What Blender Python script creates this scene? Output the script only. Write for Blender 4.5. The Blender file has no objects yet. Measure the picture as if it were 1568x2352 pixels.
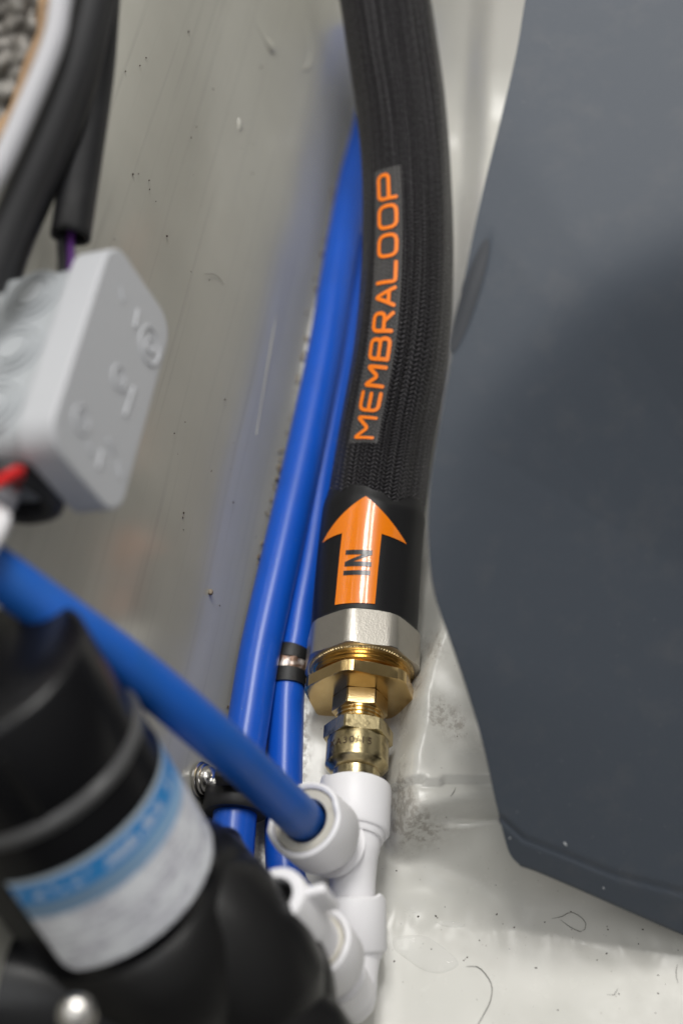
import bpy, bmesh, math, random
from mathutils import Vector, Matrix, noise
random.seed(7)
S = bpy.context.scene
COL = S.collection
V = Vector
# ------------------------------------------------------------------ camera
F = 3266.0                     # focal length in photo units (1568 x 2352 frame)
PITCH = math.radians(57)
CP, SP = math.cos(PITCH), math.sin(PITCH)
CAM = V((0, 0, .535))
FW = V((0, CP, -SP)); UP = V((0, SP, CP)); RT = V((1, 0, 0))
cam_d = bpy.data.cameras.new('camera')
cam = bpy.data.objects.new('camera', cam_d); COL.objects.link(cam)
cam.location = CAM
cam.rotation_euler = (math.radians(90) - PITCH, 0, 0)
cam_d.sensor_fit = 'VERTICAL'; cam_d.sensor_height = 36; cam_d.sensor_width = 24
cam_d.lens = 36 * F / 2352
cam_d.clip_start = .01; cam_d.clip_end = 20
cam_d.dof.use_dof = True; cam_d.dof.focus_distance = .552; cam_d.dof.aperture_fstop = 3.4
cam_d.dof.aperture_blades = 9
S.camera = cam
# ------------------------------------------------------------------ world, lamps, view
w = bpy.data.worlds.new('World'); S.world = w; w.use_nodes = True
nt = w.node_tree; bg = nt.nodes['Background']
tc = nt.nodes.new('ShaderNodeTexCoord'); sx = nt.nodes.new('ShaderNodeSeparateXYZ')
cr = nt.nodes.new('ShaderNodeValToRGB')
nt.links.new(tc.outputs['Generated'], sx.inputs[0]); nt.links.new(sx.outputs['Z'], cr.inputs[0])
nt.links.new(cr.outputs[0], bg.inputs[0])
cr.color_ramp.elements[0].position = .0; cr.color_ramp.elements[0].color = (.06, .06, .06, 1)
cr.color_ramp.elements[1].position = .9; cr.color_ramp.elements[1].color = (.66, .655, .64, 1)
bg.inputs[1].default_value = .80

def lamp(name, loc, target, sx_, sy_, power, col=(1, 1, 1)):
    l = bpy.data.lights.new(name, 'AREA'); l.shape = 'RECTANGLE'; l.size = sx_; l.size_y = sy_
    l.energy = power; l.color = col
    o = bpy.data.objects.new(name, l); COL.objects.link(o); o.location = loc
    o.rotation_euler = (V(target) - V(loc)).to_track_quat('-Z', 'Y').to_euler()
    return o
lamp('overhead_area_light', (-.13, .52, 1.24), (0, .28, 0), .13, .24, 2.6, (1, .98, .945))
lamp('overhead_area_light', (.05, .56, 1.24), (0, .28, 0), .07, .30, 1.6, (1, .98, .945))
lamp('overhead_area_light', (.36, .40, 1.26), (0, .28, 0), .10, .16, 1.3, (1, .98, .945))  # added small light, placed for highlights along the floor fold
lamp('overhead_area_light', (-.04, .85, 1.24), (0, .24, 0), .34, .26, 6.2, (1, .98, .945))
lamp('side_lamp', (-.35, .0, 1.5), (0, .2, 0), .6, .6, 2.5, (.97, .985, 1))
S.view_settings.view_transform = 'Standard'; S.view_settings.look = 'None'
S.view_settings.exposure = 0; S.view_settings.gamma = 1

# ------------------------------------------------------------------ pixel helpers: photo frame 1568 x 2352
def W(u, v, d): return CAM + (FW + RT * ((u - 784) / F) + UP * ((1176 - v) / F)) * d
def ray(u, v): return FW + RT * ((u - 784) / F) + UP * ((1176 - v) / F)
def at(u, v, z=0.0):
    r = ray(u, v); return CAM + r * ((z - CAM.z) / r.z)
def onplane(u, v, p, n):
    r = ray(u, v); return CAM + r * ((p - CAM).dot(n) / r.dot(n))
def proj(p):
    q = p - CAM; z = q.dot(FW); return (784 + F * q.dot(RT) / z, 1176 - F * q.dot(UP) / z)
def camdir(r, u, t): return (RT * r + UP * u - FW * t).normalized()   # right, up, toward the camera

# ------------------------------------------------------------------ materials
def mat(name, base, rough=.5, metal=0, spec=.5, coat=0, bump=None, var=None, alpha=1, sub=0, trans=0, ior=1.45):
    """bump: (scale, strength, distance[, stretch]); var: (scale, amount, colour2[, lo, hi])"""
    m = bpy.data.materials.new(name); m.use_nodes = True; t = m.node_tree; b = t.nodes['Principled BSDF']
    b.inputs['Base Color'].default_value = (*base, 1); b.inputs['Roughness'].default_value = rough
    b.inputs['Metallic'].default_value = metal; b.inputs['Specular IOR Level'].default_value = spec
    b.inputs['Coat Weight'].default_value = coat; b.inputs['Coat Roughness'].default_value = .12
    b.inputs['Alpha'].default_value = alpha; b.inputs['IOR'].default_value = ior
    b.inputs['Transmission Weight'].default_value = trans
    if sub: b.inputs['Subsurface Weight'].default_value = sub; b.inputs['Subsurface Radius'].default_value = (.003, .003, .003); b.inputs['Subsurface Scale'].default_value = 1
    tcn = t.nodes.new('ShaderNodeTexCoord')
    if var:
        n = t.nodes.new('ShaderNodeTexNoise'); n.inputs['Scale'].default_value = var[0]; n.inputs['Detail'].default_value = 6
        t.links.new(tcn.outputs['Object'], n.inputs['Vector'])
        r = t.nodes.new('ShaderNodeMapRange'); r.inputs[1].default_value = var[3] if len(var) > 3 else .45; r.inputs[2].default_value = var[4] if len(var) > 4 else .75
        r.inputs[4].default_value = var[1]
        t.links.new(n.outputs['Fac'], r.inputs[0])
        mx = t.nodes.new('ShaderNodeMix'); mx.data_type = 'RGBA'
        mx.inputs[6].default_value = (*base, 1); mx.inputs[7].default_value = (*var[2], 1)
        t.links.new(r.outputs[0], mx.inputs[0]); t.links.new(mx.outputs[2], b.inputs['Base Color'])
    if bump:
        n = t.nodes.new('ShaderNodeTexNoise'); n.inputs['Scale'].default_value = bump[0]; n.inputs['Detail'].default_value = 4
        mp = t.nodes.new('ShaderNodeMapping')
        if len(bump) > 3: mp.inputs['Scale'].default_value = bump[3]
        t.links.new(tcn.outputs['Object'], mp.inputs[0]); t.links.new(mp.outputs[0], n.inputs['Vector'])
        bp = t.nodes.new('ShaderNodeBump'); bp.inputs['Strength'].default_value = bump[1]; bp.inputs['Distance'].default_value = bump[2]
        t.links.new(n.outputs['Fac'], bp.inputs['Height']); t.links.new(bp.outputs[0], b.inputs['Normal'])
    return m

class NG:   # tiny node-graph helper
    def __init__(s, m): s.m = m; s.t = m.node_tree; s.b = s.t.nodes['Principled BSDF']
    def n(s, k, **kw):
        o = s.t.nodes.new(k)
        for a, b in kw.items(): setattr(o, a, b)
        return o
    def val(s, sock, x):
        if isinstance(x, bpy.types.NodeSocket): s.t.links.new(x, sock)
        elif x is not None: sock.default_value = x
    def math(s, op, a, b=None, c=None):
        o = s.n('ShaderNodeMath', operation=op)
        for i, x in enumerate((a, b, c)): s.val(o.inputs[i], x)
        return o.outputs[0]
    def noise(s, vec, scale, detail=4, rough=.5):
        o = s.n('ShaderNodeTexNoise'); s.val(o.inputs['Vector'], vec); o.inputs['Scale'].default_value = scale
        o.inputs['Detail'].default_value = detail; o.inputs['Roughness'].default_value = rough; return o.outputs['Fac']
    def rng(s, x, a, b, c=0., d=1., smooth=False):
        o = s.n('ShaderNodeMapRange'); s.val(o.inputs[0], x)
        if smooth: o.interpolation_type = 'SMOOTHSTEP'
        for i, k in enumerate((a, b, c, d)): o.inputs[i + 1].default_value = k
        return o.outputs[0]
    def mix(s, f, a, b):
        o = s.n('ShaderNodeMix', data_type='RGBA'); s.val(o.inputs[0], f)
        for i, x in ((6, a), (7, b)): s.val(o.inputs[i], (*x, 1) if isinstance(x, tuple) else x)
        return o.outputs[2]
    def mapping(s, vec, scale=(1, 1, 1), rot=(0, 0, 0)):
        o = s.n('ShaderNodeMapping'); s.val(o.inputs[0], vec); o.inputs['Scale'].default_value = scale; o.inputs['Rotation'].default_value = rot; return o.outputs[0]
    def bump(s, h, strength, dist, normal=None):
        o = s.n('ShaderNodeBump'); s.val(o.inputs['Height'], h); o.inputs['Strength'].default_value = strength; o.inputs['Distance'].default_value = dist
        if normal: s.val(o.inputs['Normal'], normal)
        return o.outputs[0]
    def out(s, **kw):
        for k, x in kw.items(): s.val(s.b.inputs[k.replace('_', ' ')], x)

M = {}
M['blue'] = mat('blue_pipe_plastic', (.006, .092, .54), .34, bump=(900, .10, .0002), var=(60, .35, (.010, .075, .40)), coat=.1)
M['blue_near'] = mat('faded_blue_plastic', (.007, .095, .44), .42, bump=(500, .12, .0003), var=(70, .5, (.012, .09, .30)))
for k_ in ('blue', 'blue_near'):
    g = NG(M[k_]); t_ = g.t; lk = g.b.inputs['Base Color'].links[0].from_socket
    sp_n = g.noise(g.n('ShaderNodeTexCoord').outputs['Object'], 1100, 2)
    g.val(g.b.inputs['Base Color'], g.mix(g.math('MULTIPLY', g.rng(sp_n, .71, .75), .5), lk, (.25, .32, .45)))
M['white'] = mat('white_fitting_plastic', (.86, .85, .87), .42, bump=(1200, .08, .0001), sub=.12, var=(40, .25, (.73, .72, .72)))
M['ring'] = mat('beige_collet_plastic', (.60, .57, .49), .45, bump=(900, .15, .0002), var=(300, .5, (.45, .38, .28), .62, .72))
M['nickel'] = mat('cast_nickel', (.55, .52, .465), .38, metal=1, bump=(1500, .28, .00025), var=(300, .3, (.45, .42, .38)))
M['brass'] = mat('bright_brass', (.72, .52, .24), .22, metal=1, bump=(700, .12, .0002, (1, 1, .2)), var=(120, .5, (.55, .36, .14)))
M['brass_cast'] = mat('cast_brass', (.68, .52, .28), .33, metal=1, bump=(1500, .35, .0002), var=(200, .5, (.50, .33, .12)))
M['brass_old'] = mat('tarnished_brass', (.58, .48, .27), .27, metal=1, bump=(600, .25, .0002), var=(170, .9, (.13, .10, .05), .50, .66))
M['engrave'] = mat('stamped_groove', (.05, .03, .012), .6)
M['sleeve'] = mat('black_shrink_sleeve', (.009, .009, .010), .44, bump=(500, .10, .0002), spec=.35)
M['sleeve_edge'] = mat('black_rubber_collar', (.012, .012, .012), .5, bump=(500, .2, .0003))
M['orange'] = mat('orange_vinyl', (.95, .235, .003), .26, coat=.8, bump=(220, .12, .0004), var=(30, .3, (.90, .215, .005)))
M['orange'].node_tree.nodes['Principled BSDF'].inputs['Coat Roughness'].default_value = .035
M['ink'] = mat('black_ink', (.012, .012, .013), .35, coat=.4)
M['print'] = mat('orange_print', (.98, .22, .006), .45)
M['tape'] = mat('clear_label_film', (.33, .32, .31), .30, alpha=.17, bump=(200, .2, .0006))
M['rubber'] = mat('black_rubber', (.016, .016, .018), .48, bump=(300, .3, .0004), var=(60, .5, (.035, .035, .038)))
M['rubber_dull'] = mat('dull_black_rubber', (.028, .028, .030), .6, bump=(300, .3, .0004))
M['black_gloss'] = mat('black_pump_paint', (.005, .005, .006), .27, spec=.36, bump=(60, .15, .001))
M['ring_line'] = mat('satin_motor_ring', (.07, .07, .072), .30)
M['black_satin'] = mat('black_pump_plastic', (.008, .0078, .008), .36, spec=.32, bump=(90, .25, .001))
M['steel'] = mat('screw_steel', (.62, .60, .57), .25, metal=1, bump=(600, .3, .0003), var=(250, .5, (.2, .15, .1), .55, .7))
M['zinc'] = mat('zinc_strip', (.66, .67, .67), .28, metal=1, bump=(500, .4, .0003))
M['boxgrey'] = mat('junction_box_plastic', (.40, .42, .44), .42, bump=(400, .15, .0003))
M['boxlid'] = mat('junction_box_lid_plastic', (.47, .48, .505), .45, bump=(300, .2, .0003))
M['cable_white'] = mat('white_cable_sheath', (.54, .54, .57), .42)
M['red'] = mat('red_wire', (.62, .012, .012), .4)
M['purple'] = mat('purple_wire', (.13, .04, .22), .4)
M['hair'] = mat('dark_hair', (.05, .045, .04), .5)
M['crumb'] = mat('dark_grit', (.05, .038, .03), .8)
M['rust'] = mat('rusty_band', (.16, .095, .065), .38, metal=.5, bump=(400, .7, .0006), var=(240, 1, (.62, .55, .50), .5, .62))
M['tan'] = mat('cut_foam_edge', (.42, .27, .15), .8, bump=(150, .6, .002), var=(60, .8, (.25, .16, .10)))
M['sealant'] = mat('old_sealant', (.30, .25, .19), .6, bump=(600, .8, .001), var=(500, .9, (.10, .06, .04), .45, .6))
M['water'] = mat('water', (.9, .9, .88), .03, alpha=.16, ior=1.33)
M['dirt'] = M['crumb']

# painted bulkhead: satin, brushed streaks along the corner
m = mat('grey_bulkhead_paint', (.20, .195, .17), .3); g = NG(m); M['wall'] = m
uv = g.n('ShaderNodeUVMap').outputs[0]
st = g.noise(g.mapping(uv, (520, 14, 1)), 1, 5, .6)
st2 = g.noise(g.mapping(uv, (260, 5, 1), (0, 0, .06)), 1, 3)
cl = g.noise(uv, 9, 4); sp = g.noise(uv, 420, 2)
c = g.mix(g.rng(cl, .3, .7), (.43, .42, .37), (.52, .51, .455))
c = g.mix(g.math('MULTIPLY', g.rng(st, .58, .8), .10), c, (.42, .42, .39))
c = g.mix(g.math('MULTIPLY', g.rng(st2, .55, .75), .22), c, (.22, .215, .195))
c = g.mix(g.rng(sp, .77, .80), c, (.05, .04, .03))
hh = g.math('ADD', g.math('MULTIPLY', st, .22), g.math('MULTIPLY', g.noise(uv, 60, 5), .9))
g.out(Base_Color=c, Roughness=g.rng(st2, .3, .7, .16, .26), Normal=g.bump(hh, .09, .0010), Specular_IOR_Level=.9)

# glossy off-white bilge paint with brown smudges
m = mat('glossy_white_bilge_paint', (.6, .6, .57), .2, coat=.0); g = NG(m); M['floor'] = m
tcn = g.n('ShaderNodeTexCoord').outputs['Object']
n1 = g.noise(tcn, 14, 4); n2 = g.noise(tcn, 90, 6, .7); n3 = g.noise(tcn, 600, 3); n4 = g.noise(g.mapping(tcn, (1, .8, 1)), 330, 6, .75)
c = g.mix(g.rng(n1, .35, .65), (.59, .585, .54), (.635, .62, .575))
att = g.n('ShaderNodeAttribute', attribute_name='smudge').outputs['Fac']
dm = g.math('MULTIPLY', att, g.rng(n4, .44, .64))
c = g.mix(g.math('MINIMUM', dm, .5), c, (.19, .155, .12))
c = g.mix(g.math('MULTIPLY', g.rng(n3, .72, .75), .5), c, (.16, .12, .09))
hh = g.math('ADD', g.math('MULTIPLY', g.noise(tcn, 28, 3), 1.0), g.math('MULTIPLY', n2, .12))
g.out(Base_Color=c, Roughness=g.math('ADD', g.rng(n2, .3, .7, .17, .30), g.math('MULTIPLY', dm, .4)), Normal=g.bump(hh, .08, .003), Specular_IOR_Level=.4)

# slate-coloured rubbery sheet
m = mat('slate_grey_sheet', (.06, .07, .08), .5); g = NG(m); M['panel'] = m
tcn = g.n('ShaderNodeTexCoord').outputs['Object']
n1 = g.noise(tcn, 5, 3); n2 = g.noise(tcn, 900, 3); n3 = g.noise(tcn, 60, 6, .7)
c = g.mix(g.rng(n1, .35, .65), (.051, .063, .083), (.060, .071, .089))
c = g.mix(g.math('MULTIPLY', g.rng(n3, .5, .8), .35), c, (.115, .115, .12))
c = g.mix(g.math('MULTIPLY', g.rng(n2, .70, .78), .5), c, (.2, .2, .2))
g.out(Base_Color=c, Roughness=.52, Specular_IOR_Level=.34, Normal=g.bump(g.math('ADD', n2, g.math('MULTIPLY', n3, .8)), .12, .0006))

# braided sleeving: herringbone columns in hose UV (x = around, y = metres along)
m = mat('black_braided_sleeving', (.02, .02, .022), .4); g = NG(m); M['braid'] = m
uv = g.n('ShaderNodeUVMap').outputs[0]; sp = g.n('ShaderNodeSeparateXYZ'); g.val(sp.inputs[0], uv)
warp = g.noise(uv, 22, 2)
U = g.math('ADD', g.math('MULTIPLY', sp.outputs[0], 36), g.math('MULTIPLY', warp, .55))
tri = g.math('PINGPONG', U, .5)                     # 0..0.5..0 per column pair
ph = g.math('ADD', g.math('MULTIPLY', sp.outputs[1], 1 / .0019), g.math('MULTIPLY', tri, 1.9))
ph = g.math('ADD', ph, g.math('MULTIPLY', g.noise(uv, 60, 2), 1.0))
wv = g.math('ABSOLUTE', g.math('SINE', g.math('MULTIPLY', ph, math.pi)))
gap = g.rng(g.math('MULTIPLY', g.math('ABSOLUTE', g.math('SUBTRACT', tri, .25)), 4), .55, 1.0, 1, .25, True)
h = g.math('MULTIPLY', wv, gap)
gl = g.noise(uv, 700, 2)
c = g.mix(h, (.002, .002, .003), (.045, .042, .047))
lv = g.noise(g.mapping(uv, (60, 6, 1)), 1, 3)
c = g.mix(g.math('MULTIPLY', g.math('MULTIPLY', h, g.rng(lv, .45, .7)), .6), c, (.15, .145, .155))
g.out(Base_Color=c, Roughness=g.rng(gl, .45, .62, .10, .55), Normal=g.bump(h, 1.0, .0014), Specular_IOR_Level=g.rng(gl, .50, .62, .15, .95))

# pump label: blue band, pale print
m = mat('printed_pump_label', (.6, .6, .62), .4); g = NG(m); M['label'] = m
uv = g.n('ShaderNodeUVMap').outputs[0]; sp = g.n('ShaderNodeSeparateXYZ'); g.val(sp.inputs[0], uv)
tx = g.noise(g.mapping(uv, (26, 9, 1)), 1, 3, .6); tx2 = g.noise(g.mapping(uv, (7, 7, 1)), 1, 3, .6)
y = sp.outputs[1]
c = g.mix(g.rng(tx2, .4, .65), (.80, .82, .86), (.62, .62, .68))
lines = g.math('MULTIPLY', g.rng(g.noise(g.mapping(uv, (40, 26, 1)), 1, 3), .48, .56), g.rng(g.math('SINE', g.math('MULTIPLY', y, 78)), 0., .3))
c = g.mix(g.math('MULTIPLY', g.math('MULTIPLY', lines, g.rng(tx2, .40, .55)), .55), c, (.24, .25, .30))
c = g.mix(g.rng(y, .39, .41, 1, 0), c, g.mix(g.rng(sp.outputs[0], .2, .75), (.19, .30, .44), (.30, .50, .75)))
c = g.mix(g.rng(y, .235, .255, 1, 0), c, (.028, .235, .58))
wh = g.math('MULTIPLY', g.rng(tx, .50, .58), g.math('MULTIPLY', g.rng(y, .09, .12), g.rng(y, .19, .22, 1, 0)))
c = g.mix(g.math('MULTIPLY', wh, .75), c, (.62, .66, .72))
c = g.mix(g.rng(y, .045, .055, 1, 0), c, (.48, .56, .64))
g.out(Base_Color=c, Roughness=.4)

# crumpled foil
m = mat('crumpled_foil', (.30, .28, .26), .5, metal=.25); g = NG(m); M['foil'] = m; M['insert'] = mat('oval_shadow_tone', (.030, .034, .042), .6)  # second material: dark tone of the oval shadow painted on the sheet
tcn = g.n('ShaderNodeTexCoord').outputs['Object']
c = g.mix(g.rng(g.noise(g.mapping(tcn, (1, .35, 1)), 42, 5, .6), .32, .72), (.085, .072, .060), (.27, .26, .24))
g.out(Base_Color=c, Normal=g.bump(g.noise(tcn, 40, 4, .6), .35, .006))

# ------------------------------------------------------------------ object helpers
def props(o, label=None, cat=None, group=None, kind=None):
    if label: o['label'] = label
    if cat: o['category'] = cat
    if group: o['group'] = group
    if kind: o['kind'] = kind
    return o
def thing(name, loc, label, cat, group=None):
    o = bpy.data.objects.new(name, None); COL.objects.link(o); o.location = loc; o.empty_display_size = .01
    return props(o, label, cat, group)
def link(name, me, m, parent=None, smooth=True):
    me.materials.append(m)
    if smooth: me.polygons.foreach_set('use_smooth', [True] * len(me.polygons))
    o = bpy.data.objects.new(name, me); COL.objects.link(o)
    if parent:
        o.parent = parent
        p = parent; off = V((0, 0, 0))
        while p: off += p.location; p = p.parent
        me.transform(Matrix.Translation(-off))
    return o
def frombm(name, bm, m, parent=None, smooth=True, recalc=True):
    if recalc: bmesh.ops.recalc_face_normals(bm, faces=bm.faces)
    me = bpy.data.meshes.new(name); bm.to_mesh(me); bm.free(); return link(name, me, m, parent, smooth)
def smoothsharp(o, deg=35):
    me = o.data
    bm = bmesh.new(); bm.from_mesh(me)
    for e in bm.edges:
        if len(e.link_faces) == 2: e.smooth = e.calc_face_angle(0) < math.radians(deg)
    bm.to_mesh(me); bm.free(); return o
def bevel(o, wd, seg=2, ang=40):
    b = o.modifiers.new('bevel', 'BEVEL'); b.width = wd; b.segments = seg; b.limit_method = 'ANGLE'; b.angle_limit = math.radians(ang)
    return o

def catmull(pts, per=14):
    P = [pts[0] * 2 - pts[1]] + list(pts) + [pts[-1] * 2 - pts[-2]]; out = []
    for i in range(1, len(P) - 2):
        a, b, c, d = P[i - 1:i + 3]
        for k in range(per):
            t = k / per
            out.append(.5 * ((2 * b) + (c - a) * t + (2 * a - 5 * b + 4 * c - d) * t * t + (3 * b - a - 3 * c + d) * t ** 3))
    out.append(P[-2].copy()); return out
class Path:
    def __init__(s, pts, per=14, ref=None):
        # pts: Vector((x,y,z,r)) 4-vectors
        q = catmull([V(p) for p in pts], per)
        s.c = [V(p[:3]) for p in q]; s.r = [p[3] for p in q]; n = len(q)
        s.T = [(s.c[min(i + 1, n - 1)] - s.c[max(i - 1, 0)]).normalized() for i in range(n)]
        s.s = [0]
        for i in range(1, n): s.s.append(s.s[-1] + (s.c[i] - s.c[i - 1]).length)
        s.N, s.B = [], []
        for i in range(n):
            k = ref or (CAM - s.c[i])
            N = (k - s.T[i] * k.dot(s.T[i])).normalized(); s.N.append(N); s.B.append(s.T[i].cross(N))
        s.L = s.s[-1]
    def frame(s, x):
        x = min(max(x, 0), s.L - 1e-9); lo, hi = 0, len(s.s) - 1
        while hi - lo > 1:
            m_ = (lo + hi) // 2
            if s.s[m_] <= x: lo = m_
            else: hi = m_
        t = (x - s.s[lo]) / (s.s[hi] - s.s[lo]); L = lambda a: a[lo].lerp(a[hi], t)
        return L(s.c), L(s.N).normalized(), L(s.B).normalized(), s.r[lo] * (1 - t) + s.r[hi] * t
    def pt(s, x, phi, dr=0):       # phi > 0 is to the right of the side that faces the viewer
        c, N, B, r = s.frame(x); sg = 1 if B.dot(RT) > 0 else -1
        return c + (N * math.cos(phi) + B * (sg * math.sin(phi))) * (r + dr)
    def s_at_v(s, v, phi=0, dr=0):
        best = min(range(401), key=lambda k: abs(proj(s.pt(s.L * k / 400, phi, dr))[1] - v)); x = s.L * best / 400; h = s.L / 400
        for _ in range(18):
            h /= 2; x = min((x - h, x, x + h), key=lambda q: abs(proj(s.pt(q, phi, dr))[1] - v))
        return x
def tube(name, path, m, parent=None, seg=40, cap=True, dr=0, s0=None, s1=None, wob=None):
    bm = bmesh.new(); uvl = bm.loops.layers.uv.new('UVMap'); rings = []
    L0 = 0 if s0 is None else s0; L1 = path.L if s1 is None else s1; n = max(2, int((L1 - L0) / max(.002, (L1 - L0) / 220)))
    for i in range(n + 1):
        x = L0 + (L1 - L0) * i / n
        rg = []
        for k in range(seg):
            a = 2 * math.pi * k / seg; d = dr; xx = x
            if wob:
                q = wob(x, a)
                if isinstance(q, tuple): d += q[0]; xx += q[1]
                else: d += q
            rg.append(bm.verts.new(path.pt(xx, a, d)))
        rings.append((x, rg))
    for (x0, a), (x1, b) in zip(rings, rings[1:]):
        for k in range(seg):
            j = (k + 1) % seg; f = bm.faces.new((a[k], a[j], b[j], b[k]))
            for lp, (uu, vv) in zip(f.loops, ((k / seg, x0), ((k + 1) / seg, x0), ((k + 1) / seg, x1), (k / seg, x1))): lp[uvl].uv = (uu, vv)
    if cap:
        bm.faces.new(rings[0][1]); bm.faces.new(rings[-1][1])
    return smoothsharp(frombm(name, bm, m, parent), 50)
def P4(p, r): return V((*p, r))
def basis(ax, ref=None):
    ax = ax.normalized(); r = ref or (CAM - V((0, 0, 0)))
    N = (r - ax * r.dot(ax)).normalized(); B = ax.cross(N)
    if B.dot(RT) < 0: B = -B
    return N, B
def lathe(name, O, ax, prof, m, parent=None, seg=64, ref=None, sides=0, rot=0, tmod=None, rmod=None, sharp=30, smooth=True, a0=0, a1=2 * math.pi):
    """prof: list of (t, r) along ax from O. sides: polygon section."""
    ax = ax.normalized(); N, B = basis(ax, ref); bm = bmesh.new(); rings = []
    n = sides or seg
    for i, (t, r) in enumerate(prof):
        rg = []
        if r < 1e-7: rg = [bm.verts.new(O + ax * t)]
        else:
            for k in range(n):
                a = 2 * math.pi * k / n + rot
                tt = t + (tmod(i, a) if tmod else 0); rr = r + (rmod(i, a, t) if rmod else 0)
                rg.append(bm.verts.new(O + ax * tt + (N * math.cos(a) + B * math.sin(a)) * rr))
        rings.append(rg)
    for a, b in zip(rings, rings[1:]):
        for k in range(n):
            j = (k + 1) % n
            if len(a) == 1 and len(b) == 1: break
            if len(a) == 1: bm.faces.new((a[0], b[k], b[j]))
            elif len(b) == 1: bm.faces.new((a[k], a[j], b[0]))
            else: bm.faces.new((a[k], a[j], b[j], b[k]))
    o = frombm(name, bm, m, parent, smooth)
    return smoothsharp(o, sharp)
def box(name, O, ex, ey, ez, m, parent=None, bev=0, seg=3):
    """box spanned by vectors ex, ey, ez from centre O"""
    bm = bmesh.new(); vs = [bm.verts.new(O + ex * (a - .5) + ey * (b - .5) + ez * (c - .5)) for a in (0, 1) for b in (0, 1) for c in (0, 1)]
    for f in ((0, 1, 3, 2), (4, 6, 7, 5), (0, 4, 5, 1), (2, 3, 7, 6), (0, 2, 6, 4), (1, 5, 7, 3)): bm.faces.new([vs[i] for i in f])
    o = frombm(name, bm, m, parent, smooth=bool(bev))
    if bev: bevel(o, bev, seg)
    return o
def sstep(a, b, x):
    t = min(max((x - a) / (b - a), 0), 1); return t * t * (3 - 2 * t)

# ------------------------------------------------------------------ SETTING: floor with raised stringer
def seg_d(p, a, b):
    ab = b - a; t = min(max((p - a).dot(ab) / ab.dot(ab), 0), 1); return (p - a - ab * t).length
def poly_sd(p, poly):
    d = 9; inside = False; n = len(poly)
    for i in range(n):
        a, b = poly[i], poly[(i + 1) % n]; d = min(d, seg_d(p, a, b))
        if (a.y > p.y) != (b.y > p.y) and p.x < (b.x - a.x) * (p.y - a.y) / (b.y - a.y) + a.x: inside = not inside
    return d if inside else -d
HB = .024
blk = [at(u, v, HB).to_2d() for u, v in ((985, 1475), (958, 1560), (934, 1700), (912, 1790), (922, 1860), (935, 1895), (1020, 1890), (1200, 1885), (1500, 1880))]
blk += [V((.40, .16)), V((.40, .75)), V((.085, .75)), V((.06, .45))]
lineA = [at(u, v).to_2d() for u, v in ((700, 2090), (880, 2105), (1000, 2125), (1150, 2135), (1300, 2165), (1568, 2195), (1800, 2220))]
def above_line(p):      # distance above the shallow fold of the paint
    for a, b in zip(lineA, lineA[1:]):
        if a.x <= p.x <= b.x or (b is lineA[-1]):
            return p.y - (a.y + (b.y - a.y) * (p.x - a.x) / (b.x - a.x))
    return p.y - lineA[0].y
def floor_z(x, y):
    p = V((x, y)); wob = noise.noise(V((x * 30, y * 30, 2))) * .0045 + noise.noise(V((x * 80, y * 80, 9))) * .0012
    z = 0
    if x > .0 and y > .05:
        sd = poly_sd(p, blk) + wob
        k = 1 + 2.4 * sstep(.0, .05, x - at(960, 1900, HB).x)      # the lower edge falls off more gently
        z += HB * sstep(-.008 * (k if y < at(960, 1900, HB).y + .004 else 1), .007, sd) + .0015 * noise.noise(V((x * 60, y * 60, 0))) * sstep(-.01, .01, sd)
    e = above_line(p) + wob * .9
    if x > -.02: z += .20 * .0011 * math.log(1 + math.exp(min(e / .0011, 25))) if e < .045 else .20 * .045
    z += 1.5 * max(0, y - .58) * sstep(.03, .08, x)
    cr_ = at(990, 1960).to_2d(); dd = (p - cr_).length
    z += .0008 * math.exp(-(dd / .030) ** 2) * noise.noise(V((x * 110 + y * 60, y * 150, 4)))
    z += .0006 * math.exp(-(above_line(p) / .006) ** 2) * noise.noise(V((x * 170, y * 90, 8))) if x > 0 else 0
    z += .0010 * noise.noise(V((x * 25, y * 25, 5)))
    return z
xs = [-.35 + .03 * i for i in range(10)] + [-.05 + .0013 * i for i in range(210)] + [.23 + .03 * i for i in range(14)]
ys = [-.15 + .03 * i for i in range(6)] + [.03 + .0013 * i for i in range(270)] + [.39 + .02 * i for i in range(60)]
bm = bmesh.new(); sm = bm.verts.layers.float.new('smudge'); grid = []
smud = [(985, 1500, 30, 40), (950, 1560, 18, 50), (925, 1620, 12, 40), (920, 1820, 22, 45), (935, 1870, 26, 35), (1010, 1660, 30, 30), (965, 1890, 55, 16), (1040, 1690, 25, 25), (700, 1700, 14, 120), (590, 1960, 20, 60)]
smw = []
for u, v, a, b in smud:
    zz = HB if u > 900 else 0
    c0 = at(u, v, zz); smw.append((c0.x, c0.y, a / F * .57, b / F * .57 / .85))
for y in ys:
    row = []
    for x in xs:
        v_ = bm.verts.new((x, y, floor_z(x, y)))
        v_[sm] = min(1, sum(math.exp(-((x - cx) / a) ** 2 - ((y - cy) / b) ** 2) for cx, cy, a, b in smw)); row.append(v_)
    grid.append(row)
for i in range(len(ys) - 1):
    for j in range(len(xs) - 1): bm.faces.new((grid[i][j], grid[i][j + 1], grid[i + 1][j + 1], grid[i + 1][j]))
floor = props(frombm('floor', bm, M['floor']), 'glossy off-white painted bilge floor with a raised step and brown smudges', kind='structure')

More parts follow.
